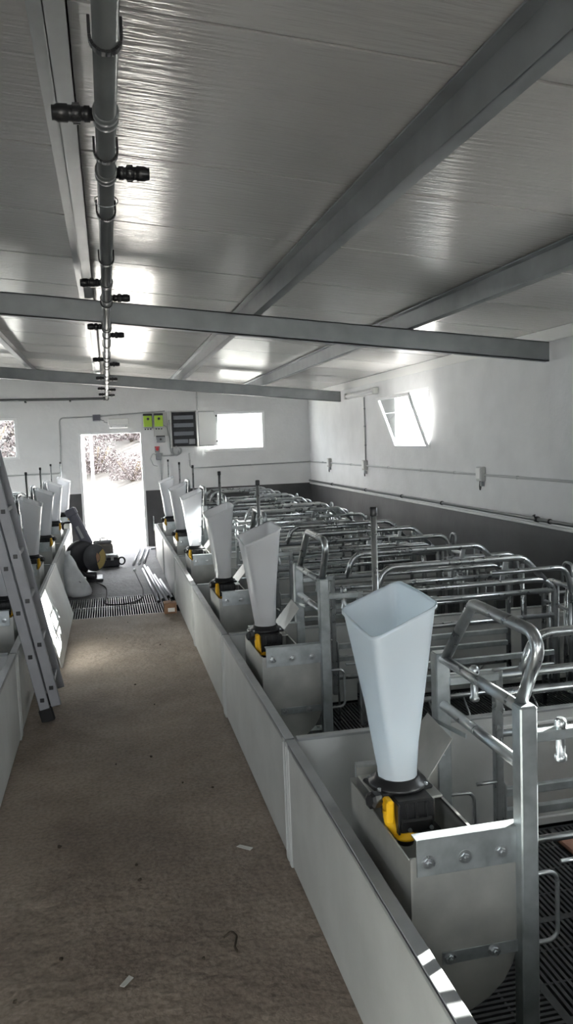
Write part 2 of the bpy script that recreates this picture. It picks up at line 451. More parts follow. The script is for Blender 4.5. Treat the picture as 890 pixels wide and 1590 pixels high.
# windows
def frame_rect(mb, ax, pos, u0, u1, z0, z1, w, d):
    def B(a0, a1, b0, b1):
        if ax == 0: mb.box(pos, pos+d, a0, a1, b0, b1, .004)
        else: mb.box(a0, a1, pos, pos+d, b0, b1, .004)
    B(u0, u1, z0, z0+w); B(u0, u1, z1-w, z1); B(u0, u0+w, z0+w, z1-w); B(u1-w, u1, z0+w, z1-w)
wn = [0]
def window(ax, pos, d, u0, u1, tilt=0, label=''):
    wn[0] += 1
    mb = MB(); frame_rect(mb, ax, pos, u0, u1, WZ0, WZ1, .028, d)
    w = struct(mb.build('window_%d' % wn[0], WHITE_FRAME)); tag(w, label)
    # sash: frame and pane, hinged along the bottom
    s = MB(); g = MB()
    if ax == 0:
        frame_rect(s, 0, -.015, u0+.022, u1-.022, 0, WZ1-WZ0-.03, .035, .03); g.box(-.002, .003, u0+.05, u1-.05, .03, WZ1-WZ0-.06)
    else:
        frame_rect(s, 1, -.015, u0+.022, u1-.022, 0, WZ1-WZ0-.03, .035, .03); g.box(u0+.05, u1-.05, -.002, .003, .03, WZ1-WZ0-.06)
    so = s.build('window_sash', WHITE_FRAME, w); go = g.build('window_pane', GLASS, so)
    so.location = (pos+.0, 0, WZ0+.015) if ax == 0 else (0, pos, WZ0+.015)
    if tilt:
        so.rotation_euler.y = -tilt if ax == 0 else 0
        st = MB(); hz = .45
        for yy in (u0+.03, u1-.03):
            st.bar((pos, yy, WZ0+hz), (pos-math.sin(tilt)*hz, yy, WZ0+.015+math.cos(tilt)*hz), .012, .004)
        st.build('window_stay', GALV, w)
    else:
        so.location = (pos+.02, 0, WZ0+.015) if ax == 0 else (0, pos+.02, WZ0+.015)
    return w
window(0, XR-.005, .06, *WIN_R[0], tilt=R(20), label='white framed window in the right wall, its sash tilted inwards')
window(0, XR-.005, .06, *WIN_R[1], label='white framed window in the right wall near the viewer')
window(0, XR-.005, .06, *WIN_R[2], label='white framed window in the right wall behind the viewer')
window(1, YB-.005, .06, *WIN_B[0], label='bright white framed window to the right of the electrical cabinet')
window(1, YB-.005, .06, *WIN_B[1], label='bright white framed window left of the open door')
for w in WIN_L: window(0, XL-.055, .06, *w, label='white framed window in the left wall')
# door opening frame
mb = MB(); a, b, z = DOOR
mb.box(a-.035, a+.012, YB-.012, YB+.12, 0, z+.03, .004); mb.box(b-.012, b+.03, YB-.012, YB+.12, 0, z+.03, .004); mb.box(a-.035, b+.03, YB-.013, YB+.12, z-.008, z+.03, .004)
d = struct(mb.build('door_1', WHITE_FRAME)); tag(d, 'white frame of the open doorway at the end of the aisle')
mb = MB(); mb.box(a-.01, a+.03, YB+.27, YB+1.2, .01, z-.01, .006); lf = mb.build('door_leaf', WHITE_FRAME, d)
mb = MB(); mb.tube([(a+.03, YB+1.1, 1.0), (a+.08, YB+1.1, 1.0), (a+.08, YB+.98, 1.0)], .009, .02); mb.build('door_handle', GALV, lf)

# ------------------------------------------------------------------ outside
mb = MB(); n = 40; vs = []; fs = []
for i in range(n+1):
    for j in range(n+1):
        x = -22+44*i/n; y = YB+.25+42*j/n
        s = max(0, (y-(24.5-.32*(x+1))))
        z = -.03+.28*s*(1-math.exp(-s*.4))+.15*math.sin(x*1.3)*min(1, s*.3)
        z = min(z, 9+.4*math.sin(x*.9)); vs.append((x, y, z))
fs = [(i*(n+1)+j, (i+1)*(n+1)+j, (i+1)*(n+1)+j+1, i*(n+1)+j+1) for i in range(n) for j in range(n)]
mb.add(vs, fs, True)
for q, f in enumerate(mb.f):
    if sum(vs[k][1]-(25.2-.32*(vs[k][0]+1)) for k in f)/4 > 0: mb.mi[q] = 1
o = struct(mb.build('ground_outside', [EARTH, HILL])); o['label'] = 'pale sunlit ground rising to a slope outside the door'
mb = MB(); mb.box(XR+.25, XR+25, YF-10, YB+.25, -.12, -.05); struct(mb.build('ground_right_side', EARTH))
mb = MB(); mb.box(XL-25, XL-.25, YF-10, YB+.25, -.12, -.05); struct(mb.build('ground_left_side', EARTH))
def gz(x, y):
    s = max(0, (y-(24.5-.32*(x+1)))); return min(-.03+.28*s*(1-math.exp(-s*.4))+.15*math.sin(x*1.3)*min(1, s*.3), 9)
def bush(x, y, r, h, label, name='dry_bush'):
    t = thing(name, label, 'bush', (x, y, gz(x, y)-.05), 'dry scrub bushes on the slope outside')
    mb = MB(); rnd = random.Random(int(x*100+y*7))
    for k in range(2400):
        a = rnd.uniform(0, 6.28); u = rnd.random()**.5; e = math.asin(rnd.uniform(0, 1))
        c = Vector((math.cos(a)*math.cos(e)*r*u, math.sin(a)*math.cos(e)*r*u, .1+math.sin(e)*h*u))
        s_ = rnd.uniform(.025, .06)*r
        d1 = Vector((rnd.uniform(-1, 1), rnd.uniform(-1, 1), rnd.uniform(-1, 1))).normalized()*s_
        d2 = Vector((rnd.uniform(-1, 1), rnd.uniform(-1, 1), rnd.uniform(-1, 1))).normalized()*s_*.6
        mb.add([c-d1, c+d2, c+d1, c-d2], [(0, 1, 2, 3)])
    mb.build('foliage', BUSHM, t)
    mb = MB()
    for k in range(7):
        a = rnd.uniform(0, 6.28); mb.tube([(0, 0, 0), (math.cos(a)*r*.3, math.sin(a)*r*.3, h*.4), (math.cos(a)*r*.6, math.sin(a)*r*.6, h*.75)], .03, n=5)
    mb.build('stem', LEAF, t)
bl = [(0.75, 26.6, .8, .95, 'low dry bush at the foot of the slope, seen right in the doorway'),
      (-.45, 28.3, 1.05, 1.3, 'dry bush at the foot of the slope, seen mid doorway'),
      (2.3, 25.8, .8, 1.4, 'tall dry bush behind the right jamb of the doorway'),
      (.9, 30.6, 1.7, 2.3, 'higher dry bush on the slope, seen upper right in the doorway'),
      (-1.3, 34, 1.5, 2.1, 'far dry bush at the top left of the doorway'),
      (2.2, 35, 1.5, 2.0, 'far dry bush at the top right of the doorway'),
      (.3, 40, 1.8, 2.2, 'farthest dry bush over the middle of the doorway'),
      (-4.2, 27.5, 2.0, 2.9, 'dry bush seen through the window left of the door'),
      (-3.0, 31, 1.9, 2.8, 'larger dry bush seen behind the left back window')]
for x, y, r, h, l in bl: bush(x, y, r, h, l)
mb = MB()
mb.tube([(-.33, 17.5, -.05), (-.33, 17.5, 2.6)], .03, n=8); 
g = thing('gate_post', 'thin white post standing outside the doorway on the left', 'post', (0, 0, 0)); mb.build('post', WHITE, g)
mb = MB(); mb.lathe([(.05, 0), (.05, .02), (.03, .03)], (-.33, 17.5, -.03), n=10); mb.build('foot', WHITE, g)

# ------------------------------------------------------------------ pens
ORD = ['nearest', 'second', 'third', 'fourth', 'fifth', 'sixth', 'seventh', 'eighth']
PJ = [-.62, 1.23, 3.09, 4.94, 6.78, 8.62, 10.46, 12.30]      # pen joints along the aisle
def front_panel(side, i, y0, y1, first):
    s = 1 if side == 'right' else -1
    t = thing('pen_front_panel', ('%s grey board pen front along the %s of the aisle, counted from the viewer' % (ORD[first], side)) if first >= 0 else 'grey board pen front on the %s, %s' % (side, ('', 'just beside the viewer', 'farther behind the viewer')[-first]), 'pen panel',
              ((AR if s > 0 else AL), (y0+y1)/2, 0), 'low pen fronts along the %s of the aisle' % side)
    L = (y1-y0)/2-.008
    m = s < 0
    mb = MB(); mb.box(0, .034, -L, L, .012, .515, .003); mb.build('board', PVC, t, m)
    mb = MB(); mb.box(-.003, .037, -L, L, .512, .522, .002); mb.box(-.003, 0, -L, L, .5, .52); mb.box(.034, .037, -L, L, .5, .52)
    tag(mb.build('top_cap', CAP, t, m), 'grey metal cap along the top edge')
    for e in (-1, 1):
        mb = MB(); y = e*(L-.018)
        mb.box(-.006, .040, y-.018, y+.018, 0, .518, .004)
        mb.box(-.009, -.005, y-.003, y+.003, .02, .50)
        mb.build('edge_post', PVC, t, m)
for i in range(7):
    front_panel('right', i, PJ[i], PJ[i+1], i-1)
    front_panel('left', i, PJ[i], PJ[i+1], i-2)
def divider(side, y, i, name_):
    s = 1 if side == 'right' else -1
    t = thing('pen_divider', ('grey board divider between the %s and %s pens in view on the %s' % (ORD[i], ORD[i+1], side) if i >= 0 else 'grey board divider on the %s, beside the viewer, %s' % (side, ('', 'the farther one', 'the nearer one')[-i])) if y < 12 else 'grey end board closing the last pen on the %s' % side, 'pen divider',
              ((AR if s > 0 else AL), y, 0), 'board dividers between the pens on the %s' % side)
    m = s < 0; D = 2.80
    mb = MB(); mb.box(.045, D, -.016, .016, .012, .515, .003); mb.build('board', PVC, t, m)
    mb = MB(); mb.box(.045, D, -.019, .019, .513, .525, .002); tag(mb.build('top_cap', CAP, t, m), 'grey metal cap along the top edge')
    for z in (.03, .46):
        mb = MB(); mb.box(.9, D, -.030, -.016, z-.018, z+.018, .004); mb.build('stiffener', PVC_LIGHT, t, m)
for i in range(7):
    divider('right', PJ[i+1], i-1, '')
    divider('left', PJ[i+1], i-2, '')

# slatted pen floors: plastic tiles, slots across in the front, along in the back
def slat_floor_mb():
    mb = MB()
    D, Wd = 2.80, 1.80
    nx, ny = 5, 3; tx, ty = D/nx, Wd/ny
    for i in range(nx):
        for j in range(ny):
            X0, Y0 = .03+i*tx, -Wd/2+j*ty
            mb.box(X0, X0+tx, Y0, Y0+.014, -.03, 0); mb.box(X0, X0+tx, Y0+ty-.014, Y0+ty, -.03, 0)
            mb.box(X0, X0+.014, Y0+.014, Y0+ty-.014, -.03, 0); mb.box(X0+tx-.014, X0+tx, Y0+.014, Y0+ty-.014, -.03, 0)
            if (i == 0) or (j == 0 and i < 2):
                k = Y0+.026
                while k < Y0+ty-.02:
                    mb.box(X0+.014, X0+tx-.014, k, k+.011, -.02, -.001); k += .0215
                for q in (1, 2, 3): mb.box(X0+tx*q/4-.004, X0+tx*q/4+.004, Y0, Y0+ty, -.025, -.003)
            else:
                k = X0+.026
                while k < X0+tx-.02:
                    mb.box(k, k+.011, Y0+.014, Y0+ty-.014, -.02, -.001); k += .0215
                for q in (1, 2, 3): mb.box(X0, X0+tx, Y0+ty*q/4-.004, Y0+ty*q/4+.004, -.025, -.003)
    return mb
fr = slat_floor_mb().build('slatted_floor', GRATE); fr.location = (AR, (PJ[1]+PJ[2])/2, 0)
fl = slat_floor_mb().build('slatted_floor', GRATE, None, True); fl.location = (AL, (PJ[1]+PJ[2])/2, 0)
for o, sd in ((fr, 'right'), (fl, 'left')):
    o['kind'] = 'structure'
    for i in range(7):
        c = o if i == 1 else o.copy()
        if i != 1: C.objects.link(c)
        c.location = (AR if sd == 'right' else AL, (PJ[i]+PJ[i+1])/2, 0)
        c['label'] = 'black slatted floor of one pen in the %s row' % sd

# ------------------------------------------------------------------ farrowing crates
def bolt(parent, x, y, z, dy, m=False, r=.0115):
    mb = MB(); mb.lathe([(r*1.5, 0), (r*1.5, .002), (r, .0025), (r, .009), (r*.5, .0095), (r*.5, .014)], (x, y, z), (0, dy, 0), n=6, smooth=False)
    mb.lathe([(r*1.7, -.0005), (r*1.7, .0015)], (x, y, z), (0, dy, 0), n=14)
    mb.build('bolt', GALV, parent, m)
def crate(side):
    m = side == 'left'
    t = thing('farrowing_crate', '', 'farrowing crate')
    PX, PY = .41, .28
    for e in (-1, 1):
        mb = MB(); y = e*PY
        mb.box(PX-.025, PX+.025, y-.025, y+.025, 0, 1.0, .004)
        mb.box(PX-.021, PX+.021, y-.021, y+.021, .999, 1.002)
        p = mb.build('front_post', GALV_SHEET, t, m)
        mb = MB(); mb.box(PX-.03, PX+.12, y-.035, y+.035, 0, .007, .002); mb.lathe([(.011, .007), (.011, .016)], (PX+.09, y, 0), n=6, smooth=False)
        mb.build('base_plate', GALV_SHEET, t, m)
        # pivot bracket with its pin
        mb = MB(); mb.bar((PX+.02, y-e*.015, .905), (PX+.20, y-e*.015, .905), .034, .028, .003)
        br = mb.build('pivot_bracket', GALV_SHEET, t, m)
        mb = MB(); mb.lathe([(.014, 0), (.017, .004), (.017, .016), (.013, .02), (.013, .09), (.017, .094), (.017, .112), (.010, .122)], (PX+.115, y-e*.015, .825), n=12)
        mb.build('pivot_pin', GALV, br, m)
        # side frame: front upright, rear bent top rail, low rails
        mb = MB(); yy = y-e*.012; X0, X1 = PX+.20, 1.80
        mb.bar((X0, yy, .20), (X0, yy, .925), .030, .030, .004, up=(0, 1, 0))
        mb.tube([(X0, yy, .905), (X1-.06, yy, .905), (X1-.06, yy, .25)], .0155, .10)
        for z, r in ((.84, .0145), (.70, .013), (.30, .0145)):
            mb.tube([(X0, yy, z), (X1-.06, yy, z)], r)
        mb.tube([(X1+.10-.06, yy, .30), (X1+.10-.06, yy, .90)], .0125)
        sf = mb.build('side_frame', GALV, t, m)
        for z in (.49, .415):
            mb = MB(); mb.bar((X0+.012, yy, z), (X1-.06, yy, z), .022, .032, .004); mb.build('flat_rail', GALV_SHEET, sf, m)
        # raised hoop over the side frame
        mb = MB(); hx0, hx1 = .75, 1.55
        mb.tube([(hx0-.05, yy, .90), (hx0, yy, 1.035), (hx1, yy, 1.035), (hx1+.13, yy, .90)], .017, .09, n=12)
        mb.bar((hx1-.13, yy, .91), (hx1-.10, yy, 1.03), .012, .024)
        mb.build('top_hoop', GALV, sf, m)
        # upper rear guard rail, bent down at the rear
        mb = MB(); mb.tube([(hx1-.2, yy+e*.02, .965), (1.80, yy+e*.02, .965), (1.86, yy+e*.02, .70), (1.86, yy+e*.02, .28)], .0145, .07)
        mb.build('guard_rail', GALV, sf, m)
        # bent piglet rods hanging off the frame
        for (xa, xb, za, zb) in ((PX+.02, PX+.105, .51, .31), (PX+.115, PX+.22, .535, .03)):
            mb = MB(); mb.tube([(xa, y-e*.02, za), (xb, y-e*.02, za), (xb, y-e*.02, zb)]+([(xa, y-e*.02, zb)] if zb > .1 else []), .0065, .03, n=8)
            mb.build('piglet_rod', GALV, t, m)
        for k in range(5):
            mb = MB(); xk = .78+k*.2
            mb.tube([(xk, yy, .30), (xk, yy-e*(-.09), .22), (xk, yy-e*(-.09), .06)], .006, .03, n=6)
            mb.build('piglet_rod', GALV, t, m)
    # rails between the front posts
    for z, r in ((.985, .0165), (.825, .0165)):
        mb = MB(); mb.tube([(PX, -PY, z), (PX, PY, z)], r, n=14); mb.build('front_rail', GALV, t, m)
    # lifting hoop above the front
    mb = MB(); mb.tube([(PX+.003, .245, .985), (PX+.003, .03, 1.213), (PX+.003, -.375, 1.208), (PX+.003, -.255, .995)], .0175, .045, n=14)
    mb.build('front_hoop', GALV, t, m)
    # flat cross strap
    mb = MB(); mb.bar((PX-.03, .27, .775), (PX-.022, .04, .80), .004, .014); mb.build('strap', GALV_SHEET, t, m)
    # rear gate
    mb = MB(); GX = 1.98
    mb.tube([(GX, -.26, 0), (GX, -.26, .80), (GX, .26, .80), (GX, .26, 0)], .0165, .10)
    for z in (.66, .16): mb.tube([(GX, -.26, z), (GX, .26, z)], .011)
    for k in range(5):
        y = -.19+k*.095; mb.tube([(GX, y, .16), (GX, y, .80)], .008, n=7)
    gt = mb.build('rear_gate', GALV, t, m)
    mb = MB(); mb.tube([(GX, -.05, .80), (GX+.01, -.05, .935), (GX+.01, .05, .935), (GX, .05, .80)], .009, .035, n=8); mb.build('handle', GALV, gt, m)
    for e in (-1, 1):
        mb = MB(); mb.tube([(GX-.02, e*.27, .70), (GX+.30, e*.27, .70), (GX+.33, e*.27, .40)], .013, .09); mb.build('rear_arm', GALV, t, m)
        mb = MB(); mb.bar((GX+.34, e*.28, 0), (GX+.34, e*.28, .78), .038, .038, .003); mb.build('rear_post', GALV_SHEET, t, m)
        for k in range(3):
            mb = MB(); mb.tube([(GX+.08+k*.07, e*.27, .70), (GX+.08+k*.07, e*.27, .2)], .007, n=7); mb.build('rear_rod', GALV, t, m)
    # upright lifting tube behind the hopper
    mb = MB(); mb.tube([(.192, .285, .12), (.192, .285, 1.485)], .010, n=12)
    lt = tag(mb.build('lift_tube', GALV, t, m), 'thin upright tube behind the hopper')
    mb = MB(); mb.lathe([(.0115, 0), (.0130, .004), (.0130, .026), (.010, .030)], (.192, .285, 1.47), n=12); mb.build('tube_cap', BLACK, lt, m)
    # feed trough
    mb = MB(); pr = [(.080, .615), (.10, .615), (.104, .655), (.385, .655), (.385, .32), (.372, .27), (.345, .225), (.30, .185), (.25, .16), (.17, .14), (.082, .14)]
    for y in (-.268, .262): mb.prism(pr, 1, y-.0015, y+.0015)
    sh = pr[4:]
    prev = None
    vs = []; fs = []
    for (x, z) in sh: vs += [(x, -.268, z), (x, .262, z)]
    fs = [(2*i, 2*i+1, 2*i+3, 2*i+2) for i in range(len(sh)-1)]
    mb.add(vs, fs, True); mb.add([(x, y, z+.003) for x, y, z in vs], fs, True)
    mb.box(.074, .078, -.285, .235, .13, .617)               # aisle-side sheet
    mb.box(.074, .079, -.290, -.283, .13, .625)
    mb.box(.262, .265, -.262, -.005, .30, .662)              # inner partition
    mb.box(.262, .270, -.262, -.005, .655, .664)
    mb.box(.100, .375, .258, .262, .2, .66)
    tr = mb.build('feed_trough', STAIN, t, m)
    for sgn, yb in ((-1, -.2705), (1, .2655)):
        mb = MB(); mb.box(.098, .402, min(yb, yb+sgn*.004), max(yb, yb+sgn*.004), .562, .664, .001)
        mb.box(.098, .402, min(yb, yb-sgn*.035), max(yb, yb-sgn*.035), .660, .664)
        mb.build('upper_bracket', GALV_SHEET, tr, m)
        mb = MB(); mb.box(.165, .402, min(yb, yb+sgn*.004), max(yb, yb+sgn*.004), .305, .340, .001)
        mb.build('lower_bracket', GALV_SHEET, tr, m)
        yo = yb+sgn*.004
        for x in (.130, .235, .340): bolt(tr, x, yo, .600, sgn, m)
        for x in (.185, .315): bolt(tr, x, yo, .322, sgn, m)
    mb = MB(); mb.flat([(.265, .06, .665), (.365, .09, .775), (.370, .30, .79), (.265, .30, .665)], .003, (-.7, 0, .7))
    mb.flat([(.262, .06, .665), (.262, .06, .54), (.262, .30, .54), (.262, .30, .665)], .003, (1, 0, 0))
    mb.build('trough_lid', STAIN, tr, m)
    return t

def hopper(side, HM=None):
    HM = HM or HOPM2
    m = side == 'left'
    t = thing('feed_hopper', '', 'feed hopper')
    cx, cy = .155, .02
    rim = [(.040, .175, 1.200), (.033, -.160, 1.185), (.231, -.145, 1.262), (.235, .190, 1.272)]
    rim = [Vector(p) for p in rim]; cr = sum(rim, Vector())/4
    # rounded rim outline
    out = []
    for i in range(4):
        a, b, c = rim[i-1], rim[i], rim[(i+1) % 4]
        u, v = (a-b).normalized()*.038, (c-b).normalized()*.038
        p0, p1 = b+u, b+v
        for k in range(6):
            q = k/5; out.append((1-q)**2*p0+2*q*(1-q)*b+q*q*p1)
    # more points on the straight sides
    full = []
    for i, p in enumerate(out):
        full.append(p)
        if i % 6 == 5:
            nx = out[(i+1) % len(out)]
            for k in (1, 2, 3): full.append(p.lerp(nx, k/4))
    n = len(full); angs = [math.atan2(p.y-cr.y, p.x-cr.x) for p in full]
    rows = []
    for lev in (0, .035, .07, .10, .16, .25, .38, .52, .66, .8, .9, .985, 1.0):
        row = []
        q = 0 if lev <= .07 else (lev-.07)/.93
        for p, a in zip(full, angs):
            base = Vector((cx+.060*math.cos(a), cy+.060*math.sin(a), .700))
            e = Vector((base.x, base.y, .700+lev*(p.z-.700)))
            w = q**.92
            row.append(Vector((e.x*(1-w)+p.x*w, e.y*(1-w)+p.y*w, .700+lev*(p.z-.700))))
        rows.append(row)
    # rolled lip
    row = [p+(p-cr).normalized()*.006 for p in rows[-1]]; rows.append(row)
    row = [p+Vector((0, 0, -.008)) for p in row]; rows.append(row)
    mb = MB(); vs = [p for r in rows for p in r]
    mb.add(vs, [(i*n+k, i*n+(k+1) % n, (i+1)*n+(k+1) % n, (i+1)*n+k) for i in range(len(rows)-1) for k in range(n)], True)
    tag(mb.build('hopper_bin', HM, t, m), 'milky translucent funnel-shaped bin')
    mb = MB(); mb.lathe([(.082, 0), (.086, .004), (.086, .012), (.070, .016), (.066, .030), (.062, .031)], (cx, cy, .690), n=28)
    mb.obox(Matrix.Translation((cx, cy, .690)) @ Matrix.Rotation(R(8), 4, 'Z'), .17, .13, .012, .004)
    fl = mb.build('mounting_flange', BLACK, t, m)
    for dx, dy in ((-.072, .045), (.072, -.045), (-.072, -.045), (.072, .045)):
        mb = MB(); mb.lathe([(.007, 0), (.007, .006), (.004, .008)], (cx+dx, cy+dy, .696), n=6, smooth=False); mb.build('screw', GALV, fl, m)
    mb = MB(); mb.box(.108, .222, -.105, .085, .615, .690, .006); mb.box(.112, .215, -.115, .07, .598, .64, .006)
    for x in (.135, .165, .195): mb.box(x-.003, x+.003, -.110, -.104, .625, .685, .001)
    mb.box(.105, .112, -.12, .03, .60, .69, .003); mb.box(.170, .235, -.125, -.02, .592, .606, .003)
    db = mb.build('dosing_body', BLACK, t, m)
    for x in (.14, .205):
        mb = MB(); mb.lathe([(.006, 0), (.006, .006)], (x, -.116, .612), (0, -1, 0), n=8); mb.build('screw', GALV, db, m)
    # yellow dosing cup with spout ring
    mb = MB(); mb.box(.080, .104, -.098, -.052, .625, .692, .006); mb.tube([(.092, -.075, .66), (.094, -.080, .625), (.110, -.088, .598), (.125, -.092, .592)], lambda q: .018-.004*q, .03, n=14)
    mb.lathe([(.026, -.004), (.034, -.003), (.035, .004), (.028, .007), (.022, .014)], (.132, -.100, .590), n=24)
    tag(mb.build('dosing_cup', YELLOW, t, m), 'bright yellow dosing cup')
    mb = MB(); mb.lathe([(.024, 0), (.026, -.008), (.023, -.020), (.015, -.024)][::-1], (.132, -.100, .588), n=20); mb.build('spout', BLACK, t, m)
    mb = MB(); mb.lathe([(.022, 0), (.025, .004), (.025, .028), (.016, .034)], (.072, -.040, .678), (-1, -.5, .2), n=8, smooth=False); mb.build('knob', BLACK, t, m)
    # steel hanging plate under the flange, resting on the trough edges
    mb = MB(); mb.box(.072, .268, -.055, .150, .664, .672, .002); mb.build('support_plate', STAIN, t, m)
    return t

RC = [2.19, 4.255, 5.88, 7.86, 9.42, 11.25]
LC = [5.82, 7.95, 9.68, 11.5]
LC2 = 12.95
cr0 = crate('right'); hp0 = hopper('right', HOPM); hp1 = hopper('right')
for i, y in enumerate(RC):
    c = cr0 if i == 0 else copy_tree(cr0); h = (hp0, hp1)[i] if i < 2 else copy_tree(hp1)
    c.location = (AR, y, 0); h.location = (AR, y, 0)
    tag(c, 'galvanised tube sow crate in the %s pen of the right row' % ORD[i+0] if i else 'galvanised tube sow crate closest to the viewer, right row', None, 'galvanised sow crates of the right row')
    tag(h, 'milky plastic feed hopper over the trough, %s along the right row' % ORD[i] if i else 'large milky plastic feed hopper closest to the viewer with yellow dosing cup', None, 'milky feed hoppers of the right row')
hp0['category'] = 'feed hopper'
cl0 = crate('left'); hl0 = hopper('left')
for i, y in enumerate(LC):
    c = cl0 if i == 0 else copy_tree(cl0); h = hl0 if i == 0 else copy_tree(hl0)
    c.location = (AL, y, 0); h.location = (AL, y, 0)
    tag(c, 'galvanised tube sow crate in the left row, %s counted from the ladder' % ORD[i], None, 'galvanised sow crates of the left row')
    tag(h, 'milky plastic feed hopper of the left row, %s counted from the ladder' % ORD[i], None, 'milky feed hoppers of the left row')
h = copy_tree(hl0); h.location = (AL+.05, LC2, 0); c = copy_tree(cl0); c.location = (AL+.05, LC2, 0)
tag(h, 'milky plastic feed hopper beside the left jamb of the doorway', None, 'milky feed hoppers of the left row')
tag(c, 'galvanised tube sow crate closest to the doorway, left row', None, 'galvanised sow crates of the left row')

# brown heating mat for the piglets
for i, y in enumerate((2.86,)):
    mb = MB(); mb.box(1.75, 3.0, y-.12, y+.12, 0.0, .018, .006)
    t = thing('heating_mat', 'brown piglet heating mat on the black slats of the nearest visible right pen', 'mat', (0, 0, 0))
    mb.build('mat', MATM, t)
    mb = MB(); mb.tube([(2.98, y+.1, .012), (3.2, y+.12, .008), (3.3, y+.15, .2)], .005, n=6); mb.build('cable', BLACK, t)

# ------------------------------------------------------------------ aisle drain grate
mb = MB()
L0, L1 = AL+.02, AR-.0
x = L0+.01
while x < L1-.012:
    for a, b in ((DR0+.012, (DR0+DR1)/2-.012), ((DR0+DR1)/2+.012, DR1-.012)):
        mb.box(x, x+.008, a, b, -.032, -.002)
    x += .0245
for a, b in ((DR0, DR0+.014), ((DR0+DR1)/2-.013, (DR0+DR1)/2+.013), (DR1-.014, DR1)): mb.box(L0, L1, a, b, -.03, 0)
g = tag(mb.build('drain_grate', GRATE_METAL), 'slatted metal drain grate set across the aisle floor', 'grate')

# ------------------------------------------------------------------ overhead pipe
PXc, PZ = .040, 2.50
t = thing('feed_pipe', 'long grey overhead plastic pipe with black side fittings along the aisle', 'pipe', (0, 0, 0))
mb = MB(); mb.tube([(PXc, -1.5, PZ), (PXc, YB-.12, PZ)], .025, n=20); mb.build('pipe', PIPEM, t)
def saddle(y, r=.030, parent=t):
    mb = MB(); pts = []
    for k in range(11):
        a = R(180+18*k); pts.append((PXc+r*math.cos(a), y, PZ+r*math.sin(a)))
    pts = [(PXc-r, y, PZ+.035)]+pts+[(PXc+r, y, PZ+.035)]
    for p, q in zip(pts[:-1], pts[1:]): mb.bar(p, q, .018, .006, .001, up=(0, 1, 0)) if False else mb.bar(p, q, .006, .020, .001, up=(0, 1, 0))
    mb.build('pipe_clip', BLACK, parent)
for y in (1.63, 2.24, 2.80, 3.49, 4.55, 5.53, 6.4, 7.2, 8.2, 9.1, 10.2, 11.6, 12.6): saddle(y)
def coupling(y, sd):
    mb = MB(); mb.lathe([(.026, -.03), (.031, -.026), (.031, -.008), (.029, -.006), (.029, .006), (.031, .008), (.031, .026), (.026, .03)], (PXc, y, PZ), (0, 1, 0), n=18)
    c = mb.build('pipe_coupling', PIPEM, t)
    mb = MB(); mb.lathe([(.015, .02), (.015, .035), (.019, .036), (.019, .048), (.0165, .05), (.0165, .056), (.021, .058), (.021, .075), (.0185, .077), (.0185, .085), (.021, .087), (.021, .108), (.017, .116), (.017, .122)], (PXc, y, PZ), (sd, 0, 0), n=14)
    for k in range(10):
        a = 2*math.pi*k/10; v = Vector((0, math.cos(a), math.sin(a)))
        mb.obox(Matrix.Translation(Vector((PXc+sd*.067, y, PZ))+v*.0215), .016, .003, .003)
    mb.build('side_outlet', BLACK, c)
for y in (2.0, 4.0, 5.45, 7.5, 9.55, 11.3, 12.6): coupling(y, -1)
for y in (2.41, 4.41, 5.87, 7.97, 9.75, 11.6, 12.9): coupling(y, 1)
mb = MB(); ring = []
for k in range(24):
    a = 2*math.pi*k/24; ring.append((PXc+.036*math.cos(a), 2.66+.05*math.sin(a), PZ-.005+.034*math.sin(a)))
mb.tube(ring, .0012, n=5, closed=True); mb.build('wire_loop', GALV, t)
# hangers tying the pipe to the roof
for y in (5.80, 11.57):
    mb = MB(); mb.box(PXc-.010, PXc+.010, y-.005, y+.015, PZ+.02, PZ+.078); mb.build('hanger', BLACK, t)
# branch along the back wall
t2 = thing('wall_pipe', 'dark pipe running left along the top of the back wall', 'pipe', (0, 0, 0))
mb = MB(); mb.tube([(PXc-.01, YB-.12, PZ), (PXc-.14, YB-.12, PZ), (XL+.02, YB-.12, PZ+.03)], .022, n=12); mb.build('pipe', PIPEM, t2)
mb = MB(); mb.lathe([(.032, -.05), (.034, -.045), (.034, .045), (.032, .05)], (PXc, YB-.12, PZ), (0, 1, 0), n=14); mb.lathe([(.03, 0), (.03, .06)], (PXc, YB-.12, PZ), (-1, 0, 0), n=14)
mb.build('tee_fitting', PIPEM, t2)
for x in (-.55, -1.25, -1.95, -2.8):
    mb = MB(); mb.box(x-.012, x+.012, YB-.15, YB, PZ-.035, PZ-.012, .002); mb.build('bracket', BLACK, t2)

# ------------------------------------------------------------------ right wall services
t = thing('water_pipe', 'dark water pipe running along the top of the dark band, right wall', 'pipe')
mb = MB(); mb.tube([(XR-.030, YF+.02, .985), (XR-.030, YB-.03, .985)], .016, n=12); mb.build('pipe', PIPEM, t)
for y in (5.85, 8.0, 9.2, 10.6, 12.3, 4.2, 2.4, .6):
    mb = MB(); mb.lathe([(.019, -.012), (.022, -.01), (.022, .01), (.019, .012)], (XR-.030, y, .985), (0, 1, 0), n=12); mb.box(XR-.03, XR, y-.008, y+.008, .978, .992); mb.build('pipe_clip', BLACK, t)
mb = MB(); mb.lathe([(.024, -.02), (.024, .02)], (XR-.03, 6.05, .985), (0, 1, 0), n=12); mb.lathe([(.006, 0), (.006, .035), (.014, .036), (.014, .042)], (XR-.04, 6.05, .985), (-.5, 0, 1), n=8); mb.build('valve', BLACK, t)
t = thing('conduit', 'grey electrical conduit running level along the right wall', 'conduit')
mb = MB(); mb.tube([(XR-.014, YF+.02, 1.318), (XR-.014, YB-.02, 1.318)], .0115, n=10); mb.build('tube', PALECOND, t)
